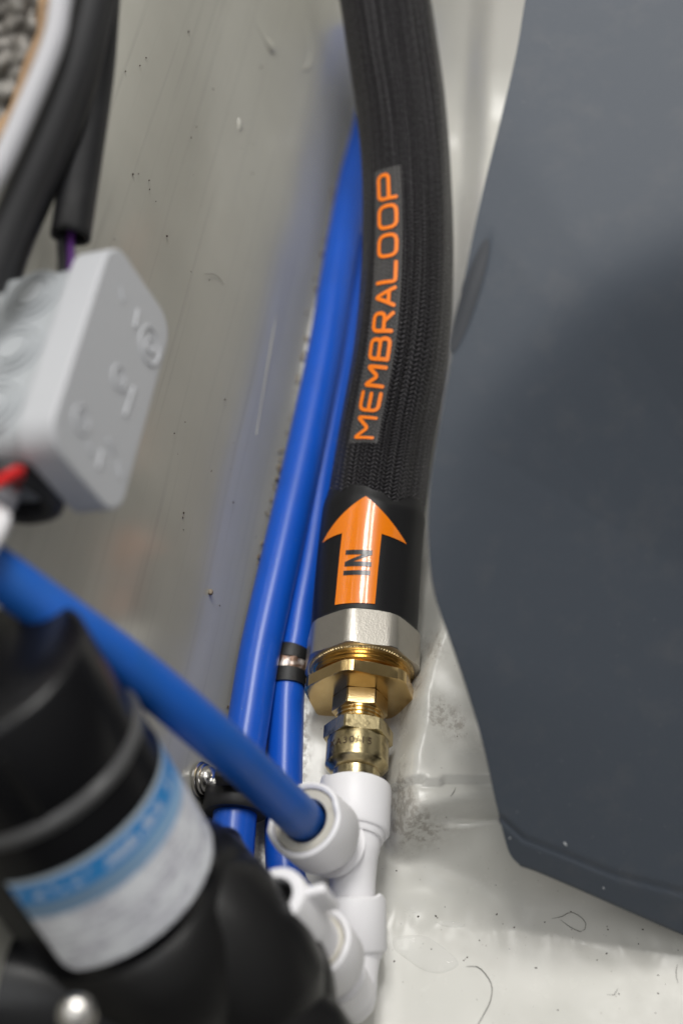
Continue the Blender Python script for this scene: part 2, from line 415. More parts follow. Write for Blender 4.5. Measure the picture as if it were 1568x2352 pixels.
# ------------------------------------------------------------------ SETTING: grey bulkhead
c0 = at(548, 1650); c1 = at(752, 650); LD = (c1 - c0).normalized()
PN = V((LD.y, -LD.x, 0)); TILT = math.radians(21)
WN = (PN * math.cos(TILT) + V((0, 0, 1)) * math.sin(TILT)).normalized()
WU = (V((0, 0, 1)) * math.cos(TILT) - PN * math.sin(TILT)).normalized()
def wallp(s, h, off=0): return c0 + LD * s + WU * h + WN * off
bm = bmesh.new(); uvl = bm.loops.layers.uv.new('UVMap'); grid = []
ns, nh = 150, 60
for i in range(ns + 1):
    s = -.45 + 1.95 * i / ns; row = []
    for j in range(nh + 1):
        h = -.01 + .62 * j / nh
        row.append((bm.verts.new(wallp(s, h, .0008 * noise.noise(V((s * 14, h * 14, 0))) + .0025 * math.exp(-h / .006))), s, h))
    grid.append(row)
for i in range(ns):
    for j in range(nh):
        q = (grid[i][j], grid[i][j + 1], grid[i + 1][j + 1], grid[i + 1][j])
        f = bm.faces.new([a[0] for a in q])
        for lp, a in zip(f.loops, q): lp[uvl].uv = (a[2], a[1])
wall = frombm('wall', bm, M['wall'], recalc=False); props(wall, 'grey painted bulkhead with brushed streaks leaning outward on the left', kind='structure')
so = wall.modifiers.new('thick', 'SOLIDIFY'); so.thickness = .012; so.offset = 1 if wall.data.polygons[0].normal.dot(WN) < 0 else -1

# old sealant crumbs along the joint
bm = bmesh.new()
ledge = [(812, 285), (782, 400), (757, 500), (733, 620), (712, 740), (690, 850), (668, 960), (626, 1150), (604, 1250), (575, 1400), (553, 1500), (538, 1580), (527, 1640)]
for k in range(85):
    q = random.random() * (len(ledge) - 1); i = int(q); f = q - i; u = ledge[i][0] * (1 - f) + ledge[i + 1][0] * f; v = ledge[i][1] * (1 - f) + ledge[i + 1][1] * f
    c = onplane(u - abs(random.gauss(0, 4)), v, c0 + WN * .0004, WN); rr = random.choice((.00025, .0004, .0005, .0011))
    mt = Matrix.Translation(c) @ Matrix.Rotation(random.random() * 6, 4, 'X') @ Matrix.Diagonal((rr, rr * random.uniform(.8, 2.2), rr * .8, 1))
    vs = bmesh.ops.create_icosphere(bm, subdivisions=2, radius=1, matrix=mt)['verts']
    for v_ in vs: v_.co += (v_.co - c) * .9 * noise.noise(v_.co * 2500)
props(frombm('sealant_crumbs', bm, M['sealant']), 'brown crumbs of old sealant along the joint beside the long blue pipe', 'crumbs', kind='stuff')

# sagging paint runs on the bulkhead
def wallray(u, v, off=0.0003): return onplane(u, v, c0 + WN * off, WN)
def blob_run(pts, rr, name, label):
    bm = bmesh.new()
    q = catmull([V((*wallray(u, v, 0), r)) for (u, v), r in zip(pts, rr)], 8); prev = None
    for i, p in enumerate(q):
        T = (q[min(i + 1, len(q) - 1)] - q[max(i - 1, 0)]).to_3d().normalized(); Sd = T.cross(WN).normalized()
        rg = [bm.verts.new(V(p[:3]) + Sd * (p[3] * math.cos(a)) + WN * (p[3] * .55 * math.sin(a) - .0002)) for a in [math.pi * k / 8 for k in range(9)]]
        if prev:
            for k in range(8): bm.faces.new((prev[k], prev[k + 1], rg[k + 1], rg[k]))
        prev = rg
    return props(frombm(name, bm, M['wall']), label, 'paint run', 'paint runs on the grey bulkhead')
blob_run([(572, 22), (590, 60), (605, 85), (622, 108), (630, 118)], (.0006, .0011, .0014, .0032, .0012), 'paint_run', 'thin slanting paint drip ending in a round bead high on the bulkhead')
blob_run([(705, 50), (712, 85), (714, 120), (708, 152), (695, 160)], (.0008, .0010, .0010, .0014, .0006), 'paint_run', 'faint hooked paint run high on the bulkhead beside the braided hose')
blob_run([(637, 700), (628, 760), (618, 820), (605, 900), (590, 1000)], (.0003, .0012, .0014, .0010, .0003), 'paint_run', 'long raised pale paint run beside the long blue pipe')
blob_run([(549, 270), (551, 286), (549, 300)], (.0006, .0018, .0006), 'paint_run', 'small raised paint bump in the upper middle of the bulkhead')

# ------------------------------------------------------------------ long blue pipes in the corner
pipe_pts = [(885, 60), (850, 270), (818, 400), (798, 500), (772, 650), (748, 800), (700, 1033), (667, 1180), (645, 1277), (598, 1490), (572, 1650), (552, 1780), (537, 1900), (528, 2050), (520, 2200)]
zz = [.022, .020, .019, .018, .018, .018, .018, .018, .018, .018, .018, .018, .017, .016, .015]
p1 = Path([P4(at(u, v, z), .0084) for (u, v), z in zip(pipe_pts, zz)], 10)
o = tube('blue_pipe', p1, M['blue']); props(o, 'long bright blue pipe lying nearest the grey bulkhead, held by the rubber clip', 'pipe', 'blue pipes along the bulkhead')
pp = [(838, 560), (822, 650), (795, 800), (762, 985), (740, 1100), (713, 1277), (690, 1400), (677, 1480), (667, 1520), (659, 1590), (655, 1700), (652, 1850), (652, 1950), (662, 2030), (700, 2080)]
p2 = Path([P4(at(u, v, .0085), .0073) for u, v in pp], 10)
root = thing('blue_pipe', at(655, 1700, 0), 'blue pipe between the long pipe and the black hose, with a rusty banded joint', 'pipe', 'blue pipes along the bulkhead')
tube('pipe', p2, M['blue'], root)
sa, sb = p2.s_at_v(1482), p2.s_at_v(1558)
if sa > sb: sa, sb = sb, sa
dl = sb - sa
tube('rusty_band', p2, M['rust'], root, dr=.0004, s0=sa + dl * .25, s1=sa + dl * .78, wob=lambda x, a: .0003 * math.sin(a * 9) + .0002 * math.sin(a * 23 + x * 4000))
tube('joint_ring', p2, M['sleeve_edge'], root, dr=.0009, s0=sa - .0005, s1=sa + dl * .34, wob=lambda x, a: .00015 * math.sin(x * 3000))
tube('joint_ring', p2, M['sleeve_edge'], root, dr=.0011, s0=sa + dl * .66, s1=sb + .001, wob=lambda x, a: .00015 * math.sin(x * 3000))
wet = [(s, k) for s, k in ((p2.s_at_v(1990), -.05),)]

# ------------------------------------------------------------------ hose assembly
hp = [(815, -330, .668), (852, -150, .660), (883, 0, .655), (899, 100, .652), (921, 250, .647), (934, 400, .640), (937, 600, .628), (922, 800, .617), (885, 1000, .612), (868, 1110, .606), (851, 1250, .5955), (839, 1400, .584), (834, 1480, .577)]
hr = [.0205, .0205, .0207, .0207, .0203, .0199, .0203, .0206, .0204, .0206, .0206, .0206, .0204]
H = Path([P4(W(u, v, d), r) for (u, v, d), r in zip(hp, hr)], 18)
hose = thing('braided_hose', W(834, 1480, .60), 'thick black braided hose printed with orange capitals and an orange arrow on its end sleeve', 'hose')
s_sl = H.s_at_v(1118)
tube('braided_jacket', H, M['braid'], hose, seg=96, s0=0, s1=s_sl + .012,
     wob=lambda x, a: .00045 * math.sin(a * 5 + x * 20) * .6 + .0002 * math.sin(a * 11 + x * 30))
def sl_w(x, a):
    e = x - s_sl
    base = .0012 * sstep(0, .006, e)
    return (base, (.0022 * math.sin(a * 2 + 1) + .0010 * math.sin(a * 5)) * (1 - sstep(0, .012, e)))
tube('end_sleeve', H, M['sleeve'], hose, seg=96, s0=s_sl, s1=H.L, wob=sl_w)
def patch(name, path, outline_rows, m, parent, dr, nseg=24):
    """outline_rows: list of (s, phi0, phi1) -> curved surface strip"""
    bm = bmesh.new(); rows = []
    for s, a, b in outline_rows: rows.append([bm.verts.new(path.pt(s, a + (b - a) * k / nseg, dr)) for k in range(nseg + 1)])
    for r0, r1 in zip(rows, rows[1:]):
        for k in range(nseg):
            bm.faces.new((r0[k], r0[k + 1], r1[k + 1], r1[k]))
    return frombm(name, bm, m, parent)
RS = .0219    # sleeve outer radius
ac = math.radians(-11)
s_tip = H.s_at_v(1140, ac, .0014); s_base = H.s_at_v(1385, ac, .0014); AL = s_base - s_tip
hl = .0185 / .051 * AL; hi = .0168 / .051 * AL; hw = 52 / 57.3; sw = 21.5 / 57.3
bm = bmesh.new()
def arrow_row(f):        # head: two halves that share the shaft below the notch
    return f
rows = []; n = 60
for i in range(n + 1):
    s = hi * i / n; rows.append((s_tip + s, ac - hw * (s / hl) ** .92 - .003, ac + hw * (s / hl) ** .92 + .003))
arrow = patch('arrow', H, rows, M['orange'], hose, .00155, 40); arrow['label'] = 'glossy orange arrow pointing up the hose'
rows = [(s_tip + hi + (AL - hi) * i / 40, ac - sw - .02 * i / 40, ac + sw - .02 * i / 40) for i in range(41)]
bm = bmesh.new(); bm.from_mesh(arrow.data); off = hose.location
def addstrip(bm, rows, dr, nseg):
    rr = [[bm.verts.new(H.pt(s, a + (b - a) * k / nseg, dr) - off) for k in range(nseg + 1)] for s, a, b in rows]
    for r0, r1 in zip(rr, rr[1:]):
        for k in range(nseg): bm.faces.new((r0[k], r0[k + 1], r1[k + 1], r1[k]))
addstrip(bm, rows, .00155, 20)
for sg in (-1, 1):      # the swept barbs beyond the shaft
    rr = []
    for i in range(13):
        t = i / 12; s = s_tip + hi + (hl - hi) * t
        outer = hw * ((hi + (hl - hi) * t) / hl) ** .92 + .003; inner = sw + (hw - sw) * t
        lo, hi_ = sorted((ac + sg * inner, ac + sg * outer)); rr.append((s, lo, hi_))
    addstrip(bm, rr, .00155, 10)
bmesh.ops.remove_doubles(bm, verts=bm.verts, dist=.00002)
bmesh.ops.recalc_face_normals(bm, faces=bm.faces); bm.to_mesh(arrow.data); bm.free()
arrow.data.polygons.foreach_set('use_smooth', [True] * len(arrow.data.polygons))

# --- lettering on curved surfaces
def round_poly(pts, r, closed=False, n=5):
    out = []; N_ = len(pts)
    for i, p in enumerate(pts):
        if not closed and i in (0, N_ - 1): out.append(V(p)); continue
        a, b, c = V(pts[i - 1]), V(p), V(pts[(i + 1) % N_])
        d0 = (a - b); d1 = (c - b); k = min(r, d0.length * .48, d1.length * .48)
        q0 = b + d0.normalized() * k; q1 = b + d1.normalized() * k
        for j in range(n + 1):
            t = j / n; out.append(q0 * (1 - t) ** 2 + b * 2 * t * (1 - t) + q1 * t * t)
    if closed: out.append(out[0].copy())
    return out
def stroke(bm, pts, w_, closed, fn, lift):
    n = len(pts); L, R = [], []
    for i, p in enumerate(pts):
        a = pts[i - 1] if i else (pts[-2] if closed else None); b = pts[i + 1] if i < n - 1 else (pts[1] if closed else None)
        d0 = (p - a).normalized() if a is not None and (p - a).length > 1e-9 else None; d1 = (b - p).normalized() if b is not None and (b - p).length > 1e-9 else None
        d = ((d0 or d1) + (d1 or d0)).normalized(); nn = V((-d.y, d.x)); k = 1 / max(.5, nn.dot(V((-(d0 or d1).y, (d0 or d1).x))))
        L.append(p + nn * w_ / 2 * k); R.append(p - nn * w_ / 2 * k)
    dens = []
    for i in range(n - 1):
        m_ = max(1, int((pts[i + 1] - pts[i]).length / .0012))
        for j in range(m_): dens.append((L[i].lerp(L[i + 1], j / m_), R[i].lerp(R[i + 1], j / m_)))
    dens.append((L[-1], R[-1])); prev = None
    if not closed:
        for e, sgn in ((0, -1), (-1, 1)):
            a, b = dens[e]; c = (a + b) / 2; d = (V((-(a - b).y, (a - b).x))).normalized() * sgn
            d = (pts[0] - pts[1]).normalized() if e == 0 else (pts[-1] - pts[-2]).normalized()
            sd = (a - b) / 2; vs = [bm.verts.new(fn(c + sd * math.cos(t) + d * (w_ / 2) * math.sin(t), lift)) for t in [math.pi * k / 8 for k in range(9)]]
            bm.faces.new(vs)
    for a, b in dens:
        row = [bm.verts.new(fn(a, lift)), bm.verts.new(fn((a + b) / 2, lift)), bm.verts.new(fn(b, lift))]
        if prev:
            for k in range(2): bm.faces.new((prev[k], prev[k + 1], row[k + 1], row[k]))
        prev = row
G = {'M': [([(0, 0), (0, .98), (.5, .34), (1, .98), (1, 0)], .16, 0)],
     'E': [([(1, 1), (0, 1), (0, 0), (1, 0)], .28, 0), ([(0, .5), (.95, .5)], 0, 0)],
     'B': [([(0, 0), (0, 1), (.96, 1), (.96, .5), (.5, .5), (0, .5)], .22, 0), ([(.6, .5), (1, .5), (1, 0), (0, 0)], .22, 0)],
     'R': [([(0, 0), (0, 1), (1, 1), (1, .42), (0, .42)], .25, 0), ([(.55, .42), (1, 0)], 0, 0)],
     'A': [([(0, 0), (.5, 1.02), (1, 0)], .12, 0), ([(.2, .3), (.8, .3)], 0, 0)],
     'L': [([(0, 1), (0, 0), (1, 0)], .16, 0)],
     'O': [([(0, 0), (0, 1), (1, 1), (1, 0)], .34, 1)],
     'P': [([(0, 0), (0, 1), (1, 1), (1, .4), (0, .4)], .28, 0)]}
word = list('MEMBRALOOP')
vext = [(1008, 955), (946, 898), (890, 838), (829, 773), (765, 715), (706, 658), (652, 600), (592, 536), (527, 469), (460, 397)]
pc = math.radians(-25); LH = .0098; SWD = .00165
lab = patch('clear_label', H, [(H.s_at_v(1018, pc) + (H.s_at_v(388, pc) - H.s_at_v(1018, pc)) * i / 120, pc - .31, pc + .31) for i in range(121)], M['tape'], hose, .0009, 12)
bm = bmesh.new(); lift = 0
for ch, (va, vb) in zip(word, vext):
    s0 = H.s_at_v(va, pc, .001); s1 = H.s_at_v(vb, pc, .001); wd = abs(s1 - s0) - SWD; sg = 1 if s1 > s0 else -1
    def fn(p, lf, s0=s0, sg=sg): 
        return H.pt(s0 + sg * (p.x + SWD / 2), pc - (p.y - LH / 2) / .0213, .00115 + lf)
    for pts, rr, closed in G[ch]:
        q = [V((x * wd, SWD / 2 + y * (LH - SWD))) for x, y in pts]
        stroke(bm, round_poly(q, rr * LH, closed) if rr else q, SWD, closed, fn, lift); lift = (lift + .00003) % .0002
lt = frombm('lettering', bm, M['print'], lab)
bm = bmesh.new()
def bar(bm, pts4, fn):
    n = 12; a, b, c, d = [V(p) for p in pts4]; rr = []
    for i in range(n + 1):
        t = i / n; rr.append([bm.verts.new(fn(a.lerp(b, t).lerp(d.lerp(c, t), k / 4), 0)) for k in range(5)])
    for r0, r1 in zip(rr, rr[1:]):
        for k in range(4): bm.faces.new((r0[k], r0[k + 1], r1[k + 1], r1[k]))
sI0, sI1 = H.s_at_v(1320.5, ac, .0015), H.s_at_v(1310, ac, .0015); sN0, sN1 = H.s_at_v(1300.5, ac, .0015), H.s_at_v(1263, ac, .0015)
tw = abs(sI1 - sI0); NL = abs(sN1 - sN0); hh_ = .0108 / 2
def fI(p, lf): return H.pt(sI0 - p.x, ac - .02 - p.y / RS, .00172)
def fN(p, lf): return H.pt(sN0 - p.x, ac - .01 - p.y / RS, .00172 + lf)
bar(bm, [(0, -hh_), (0, hh_), (tw, hh_), (tw, -hh_)], fI)
bar(bm, [(0, -hh_), (0, hh_), (tw, hh_), (tw, -hh_)], fN)
bar(bm, [(NL - tw, -hh_), (NL - tw, hh_), (NL, hh_), (NL, -hh_)], fN)
bar(bm, [(tw, hh_), (tw, hh_ - .0036), (NL - tw, -hh_), (NL - tw, -hh_ + .0036)], fN)
frombm('lettering', bm, M['ink'], arrow)

# ------------------------------------------------------------------ brass and nickel fittings
OA = W(835, 1468, .578); AX = camdir(-.057, -.80, .60)
def tv(v):
    lo, hi_ = -.3, .3
    for _ in range(40):
        m_ = (lo + hi_) / 2
        if proj(OA + AX * m_)[1] < v: lo = m_
        else: hi_ = m_
    return lo
def rpx(px, v): return px / F * (OA + AX * tv(v) - CAM).dot(FW)
def polyprof(name, v0, v1, R, sides, m, parent, ch=.0012, rot=0, hole=None, cut=None):
    """polygon nut with turned chamfers: intersect of prism and cone, made by radius clamp"""
    t0, t1 = tv(v0), tv(v1); per = 14; n = sides * per; ap = R * math.cos(math.pi / sides)
    N, B = basis(AX, CAM - OA); bm = bmesh.new(); rings = []
    def rad(a):
        a = (a + math.pi / sides - rot) % (2 * math.pi / sides) - math.pi / sides
        return min(ap / math.cos(a), ap / math.cos(math.radians(cut)) if cut else 9)
    # rows of t; corners clamp near both ends
    K = [0, .12, .3, .6, 1]
    rows = [(t0, 0)] + [(t0 + ch * .55 * k, 1 if k == 1 else k) for k in K[1:]] + [(t1 - ch * .55 * k, k) for k in reversed(K[1:])] + [(t1, 0)]
    for t, k in rows:
        cl_ = ap * .985 + (R - ap * .985) * (k if k < 1 else 1) * 1.02
        rings.append([bm.verts.new(OA + AX * t + (N * math.cos(a) + B * math.sin(a)) * min(rad(a), cl_)) for a in [2 * math.pi * i / n for i in range(n)]])
    hr_ = hole or ap * .3
    for t in (t1, t0):
        ring = [bm.verts.new(OA + AX * t + (N * math.cos(a) + B * math.sin(a)) * hr_) for a in [2 * math.pi * i / n for i in range(n)]]
        if t == t1: rings.append(ring)
        else: rings.insert(0, ring)
    for a, b in zip(rings, rings[1:]):
        for k in range(n):
            j = (k + 1) % n; bm.faces.new((a[k], a[j], b[j], b[k]))
    for k in range(n):
        j = (k + 1) % n; bm.faces.new((rings[-1][k], rings[-1][j], rings[0][j], rings[0][k]))
    o = smoothsharp(frombm(name, bm, m, parent), 14); return o
fit = thing('hose_adapter', OA, 'brass and nickel reducing adapter of stacked nuts at the lower end of the hose', 'pipe fitting')
polyprof('nickel_nut', 1466, 1545, rpx(136, 1500), 8, M['nickel'], fit, .0012, rot=math.radians(8), hole=.0195, cut=19)
# dark rubber lip where the sleeve enters
lathe('sleeve_lip', OA, AX, [(-.0024, .0205), (-.0024, .0216), (-.0005, .0221), (.0004, .0218), (.0004, .0200)], M['sleeve_edge'], fit, seg=72, ref=CAM - OA)
t0, t1 = tv(1542), tv(1582)
R1 = rpx(120, 1550); R2 = rpx(113, 1560)
def serr(i, a, t): return .00016 * (1 if math.sin(a * 110) > 0 else -1) if i in (2, 3) else 0
lathe('serrated_washer', OA, AX, [(t0 - .003, R1 * .9), (t0 - .002, R1), (t0 + .0006, R1), (t0 + .0013, R1 - .0004), (t0 + .0016, R1 - .0012), (t0 + .0016, R1 * .85)], M['brass_cast'], fit, seg=440, ref=CAM - OA, rmod=serr)
prof = [(t0 - .002, R2 - .001)]
t = t0 + .0012
while t < t1 - .0014: prof += [(t, R2 - .0004), (t + .0007, R2 - .0001), (t + .0011, R2 - .0012)]; t += .0019
prof += [(t1 - .001, R2 - .0014), (t1 + .001, R2 - .0014)]
lathe('thread', OA, AX, prof, M['brass'], fit, seg=96, ref=CAM - OA)
polyprof('brass_flange', 1580, 1606, rpx(137, 1606), 6, M['brass'], fit, .0004, rot=math.radians(15), hole=.004, cut=25)
polyprof('hexagon_neck', 1606, 1641, rpx(65, 1625), 6, M['brass_cast'], fit, .0006, rot=math.radians(2), hole=.004)
t0, t1 = tv(1641), tv(1676); R3 = rpx(55, 1655); prof = [(t0 - .001, R3 - .0006), (t0, R3)]
t = t0 + .0004
while t < t1 + .001: prof += [(t, R3), (t + .0005, R3), (t + .0009, R3 - .0008), (t + .0012, R3 - .0008)]; t += .0017
lathe('thread', OA, AX, prof, M['brass'], fit, seg=72, ref=CAM - OA)
comp = thing('compression_coupling', OA + AX * tv(1690), 'tarnished brass coupling stamped with small characters above the white tee', 'pipe fitting')
polyprof('hexagon_nut', 1674, 1706, rpx(82, 1690), 6, M['brass_old'], comp, .0011, rot=math.radians(7), hole=.005)
rb = rpx(72.5, 1735); ta, tb, tc_ = tv(1706), tv(1766), tv(1783)
lathe('coupling_body', OA, AX, [(ta - .001, rb * .9), (ta - .001, rb * .97), (ta + .0015, rb), (tb - .001, rb), (tb, rb - .0006), (tb + .0006, rb - .0014), (tb + .0016, rb - .0022), (tb + .0020, rb - .0030), (tb + .004, rb - .0030), (tc_ + .006, rb - .0030)], M['brass_old'], comp, seg=96, ref=CAM - OA)
def text_on(txt, size, mapfn, m, name, parent):
    cu = bpy.data.curves.new('t', 'FONT'); cu.body = txt; cu.size = size; cu.resolution_u = 3; cu.space_character = 1.3; cu.offset = .004 * size
    o = bpy.data.objects.new('t', cu); COL.objects.link(o); bpy.context.view_layer.update()
    me = bpy.data.meshes.new_from_object(o.evaluated_get(bpy.context.evaluated_depsgraph_get())); bpy.data.objects.remove(o); bpy.data.curves.remove(cu)
    bm = bmesh.new(); bm.from_mesh(me)
    bmesh.ops.triangulate(bm, faces=bm.faces)
    for _ in range(3):
        le_ = [e for e in bm.edges if e.calc_length() > .0007]
        if le_: bmesh.ops.subdivide_edges(bm, edges=le_, cuts=1)
        bmesh.ops.triangulate(bm, faces=bm.faces)
    for v_ in bm.verts: v_.co = mapfn(v_.co.x, v_.co.y)
    bpy.data.meshes.remove(me); return frombm(name, bm, m, parent)
NB, BB = basis(AX, CAM - OA); tt = tv(1706) + .0062
def mp(x, y):
    a = math.radians(-60) + x / rb; return OA + AX * (tt - y) + (NB * math.cos(a) + BB * math.sin(a)) * (rb + .00010)
text_on('XA30/15', .0040, mp, M['engrave'], 'stamped_marks', comp)

# ------------------------------------------------------------------ white push-fit tee
tee = thing('push_fit_tee', OA + AX * tv(1940), 'upper white plastic tee joining the brass coupling to the front blue pipe', 'pipe fitting', 'white push-fit fittings')
RC = rpx(83.5, 1830)
def wave(th, amp):
    def f(i, a): return -amp * math.exp(-(((a - th + math.pi) % (2 * math.pi) - math.pi) / .22) ** 2) - amp * math.exp(-(((a - th) % (2 * math.pi) - math.pi) / .22) ** 2) if i in (1, 2, 3) else 0
    return f
def collar(name, O, ax, L, R, parent, th=0, amp=.0012, rin=.0086, ref=None, depth=.004, step=True):
    """push-fit collar: O is the mouth, ax points inward"""
    pr = [(depth, rin), (.0006, R - .0022), (0, R - .0012), (.0006, R - .0002), (.002, R), (L - .0012, R), (L, R - .0008), (L, R - .0016)]
    if step: pr += [(L + .0012, R - .0018), (L + .0024, R - .0022), (L + .0026, R - .0034), (L + .0060, R - .0040), (L + .0072, R - .0056)]
    pr += [(L + .009, rin)]
    return lathe(name, O, ax, pr, M['white'], parent, seg=96, ref=ref or (CAM - O), tmod=wave(th, amp), sharp=45)
tcl = tv(1806); Lc = tv(1916) - tcl
collar('collar', OA + AX * tcl, AX, Lc, RC, tee, th=math.radians(-68), amp=.0018, rin=.0088, ref=CAM - OA)
TC = W(806, 1976, .528)
BD = camdir(-.46, .44, .77)
mouth = W(697, 1881, .4985); BD = (mouth - TC).normalized()
body_pts = [OA + AX * (tcl + Lc), OA + AX * (tcl + Lc + .008), W(810, 1975, .522), W(810, 2020, .520), W(809, 2075, .517)]
bp = Path([P4(p, r) for p, r in zip(body_pts, (.0105, .0102, .0092, .0084, .0082))], 10)
tube('body', bp, M['white'], tee, seg=64)
lb = (mouth - TC).length
bq = Path([P4(TC, .0092), P4(TC + BD * lb * .3, .0094), P4(TC + BD * lb * .6, .0100)], 8); tube('branch', bq, M['white'], tee, seg=64)
RB = .0142
collar('collar', mouth, -BD, .0175, RB, tee, th=math.radians(58), amp=.0014, rin=.0118)
lathe('collet_ring', mouth, -BD, [(.010, .0079), (.0022, .0079), (.0014, .0084), (.0012, .0112), (.0020, .0118), (.010, .0118)], M['ring'], tee, seg=72, sharp=40)

# ------------------------------------------------------------------ front blue pipe
fp = [(-120, 1240, .405), (-40, 1293, .409), (65, 1366, .415), (160, 1433, .420), (255, 1500, .427), (355, 1577, .436), (440, 1648, .445), (525, 1722, .457), (610, 1802, .475), (668, 1857, .489), (700, 1887, .503), (722, 1906, .512)]
fpp = Path([P4(W(u, v, d), .0074) for u, v, d in fp], 12)
o = tube('blue_pipe', fpp, M['blue_near']); props(o, 'blurred blue pipe crossing diagonally in front and ending in the white tee', 'pipe', 'blue pipes')

# ------------------------------------------------------------------ white elbow below
elb = thing('push_fit_elbow', W(812, 2290, .50), 'lower white plastic elbow below the tee, partly hidden by the black pump', 'pipe fitting', 'white push-fit fittings')
e0 = W(810, 2062, .518); e1 = W(812, 2188, .5125); EX = (e1 - e0).normalized()
collar('collar', e0, EX, (e1 - e0).length, .0121, elb, th=math.radians(62), amp=.0013, rin=.0083)
EM = W(716, 2163, .476); EC = W(803, 2285, .503); ED = (EM - EC).normalized()
ep = Path([P4(e1, .0100), P4(W(808, 2235, .508), .0092), P4(EC, .0094), P4(EC + ED * .008, .0098), P4(EC + ED * .014, .0102)], 10)
tube('body', ep, M['white'], elb, seg=64)
lathe('body', EC, (EX - ED * .5).normalized(), [(-.004, .0093), (.002, .0094), (.006, .0078), (.0092, .0042), (.0102, 0)], M['white'], elb, seg=48)
collar('collar', EM, -ED, .0165, .0136, elb, th=.6, amp=.0003, rin=.0105)
lathe('collet_ring', EM, -ED, [(.006, .008), (.0008, .008), (.0002, .0090), (.0006, .0106), (.006, .0106)], M['ring'], elb, seg=72)
wn = thing('wing_nut_adapter', EM, 'white winged tap adapter between the black pump port and the lower elbow', 'pipe fitting', 'white push-fit fittings')
NM = W(630, 2056, .4535); ND = (EM - NM).normalized(); NLn = (EM - NM).length
lathe('adapter_body', NM, ND, [(.003, .0060), (.0, .0064), (0, .0092), (.0008, .0101), (.006, .0106), (NLn * .6, .0108), (NLn * .62, .0100), (NLn, .0096), (NLn + .004, .0095)], M['white'], wn, seg=64, sharp=40)
NN, NBv = basis(ND, CAM - NM)
for ang in (58, 238):
    a = math.radians(ang); rd = NN * math.cos(a) + NBv * math.sin(a); tn = ND.cross(rd)
    box('wing', NM + ND * .0085 + rd * .0125, rd * .0080, tn * .0036, ND * .0135, M['white'], wn, .0013)

# ------------------------------------------------------------------ pump
RC0 = W(97, 1770, .420); Q = camdir(.35, -.795, -.50)
pump = thing('water_pump', RC0 + Q * .10, 'out-of-focus black pump with a blue and white label in the lower left corner', 'pump')
RM = .0335
def qd(p): return (p - RC0).dot(Q)
lathe('motor_body', RC0, Q, [(-.004, RM - .001), (-.004, RM - .0004), (-.002, RM), (.070, RM), (.072, RM - .002)], M['black_gloss'], pump, seg=96)
lathe('motor_ring', RC0 - Q * .0045, Q, [(-.003, RM - .003), (-.003, RM - .0004), (-.0014, RM + .0010), (.0008, RM + .0010), (.0022, RM - .0004), (.0022, RM - .003)], M['ring_line'], pump, seg=96)
lathe('motor_cap', RC0 - Q * .0045, Q, [(-.035, 0), (-.035, RM - .0036), (-.0344, RM - .0020), (-.033, RM - .0012), (-.006, RM - .0008), (-.003, RM - .0008)], M['black_gloss'], pump, seg=96, sharp=60)
qn, qb = basis(Q, CAM - RC0)
# moulded ridge on cap
ra = math.radians(-12)
box('cap_rib', RC0 + Q * -.018 + (qn * math.cos(ra) + qb * math.sin(ra)) * (RM - .0010), Q * .028, (qn * math.sin(ra) - qb * math.cos(ra)) * .0022, (qn * math.cos(ra) + qb * math.sin(ra)) * .0016, M['black_satin'], pump, .0005)
# label patch
bm = bmesh.new(); uvl = bm.loops.layers.uv.new('UVMap'); l0, l1, a0, a1 = .0095, .0485, math.radians(-47), math.radians(112)
rows = []; nl, na = 30, 70
for i in range(nl + 1):
    y = i / nl; q_ = l0 + (l1 - l0) * y; row = []
    for k in range(na + 1):
        x = k / na; cut = 0
        lo = a0 + (.10 * max(0, (y - .90) / .10) ** 2)
        a = lo + (a1 - lo) * x
        row.append((bm.verts.new(RC0 + Q * q_ + (qn * math.cos(a) + qb * math.sin(a)) * (RM + .0004)), x, y))
    rows.append(row)
for r0, r1 in zip(rows, rows[1:]):
    for k in range(na):
        qq = (r0[k], r0[k + 1], r1[k + 1], r1[k]); f = bm.faces.new([a[0] for a in qq])
        for lp, a in zip(f.loops, qq): lp[uvl].uv = (a[1], a[2])
o = frombm('label_sticker', bm, M['label'], pump); o['label'] = 'white sticker with a blue printed band'
# pump head: wide rounded drum, lobed, with ports
def lob(i, a, t): return .0018 * math.cos(a * 4 + .6) if 1 < i < 8 else 0
lathe('pump_head', RC0, Q, [(.052, RM - .003), (.054, RM + .0005), (.058, RM + .0030), (.066, RM + .0055), (.078, RM + .0070), (.088, RM + .0060), (.098, RM + .002), (.104, RM - .006), (.106, 0)], M['black_satin'], pump, seg=96, rmod=lob, sharp=70)
hb = [(530, 2050, .480, .0100), (524, 1995, .483, .0086), (519, 1960, .487, .0074), (516, 1942, .490, .0064)]
pt_ = Path([P4(W(u, v, d), r) for u, v, d, r in hb], 10); o = tube('port', pt_, M['black_satin'], pump, seg=48)
lathe('port_end', W(516.5, 1944, .4895), (W(516, 1942, .490) - W(520, 1962, .482)), [(-.001, .0064), (.002, .0064), (.0038, .0050), (.0045, 0)], M['black_satin'], pump, seg=48)
he = Path([P4(W(u, v, d), r_) for u, v, d, r_ in [(516, 1955, .488, .0066), (522, 2012, .478, .0105), (556, 2076, .470, .0130), (603, 2158, .465, .0160), (640, 2248, .462, .0175), (652, 2340, .460, .0175), (650, 2420, .458, .0165)]], 12)
tube('head_cover', he, M['black_satin'], pump, seg=64)
op = Path([P4(W(560, 2125, .474), .0090), P4(W(590, 2098, .465), .0074), P4(W(614, 2072, .4575), .0066), P4(NM + ND * .002, .0058)], 10)
tube('outlet_stub', op, M['rubber'], pump, seg=48, wob=lambda x, a: .0004 * math.sin(x * 2600))
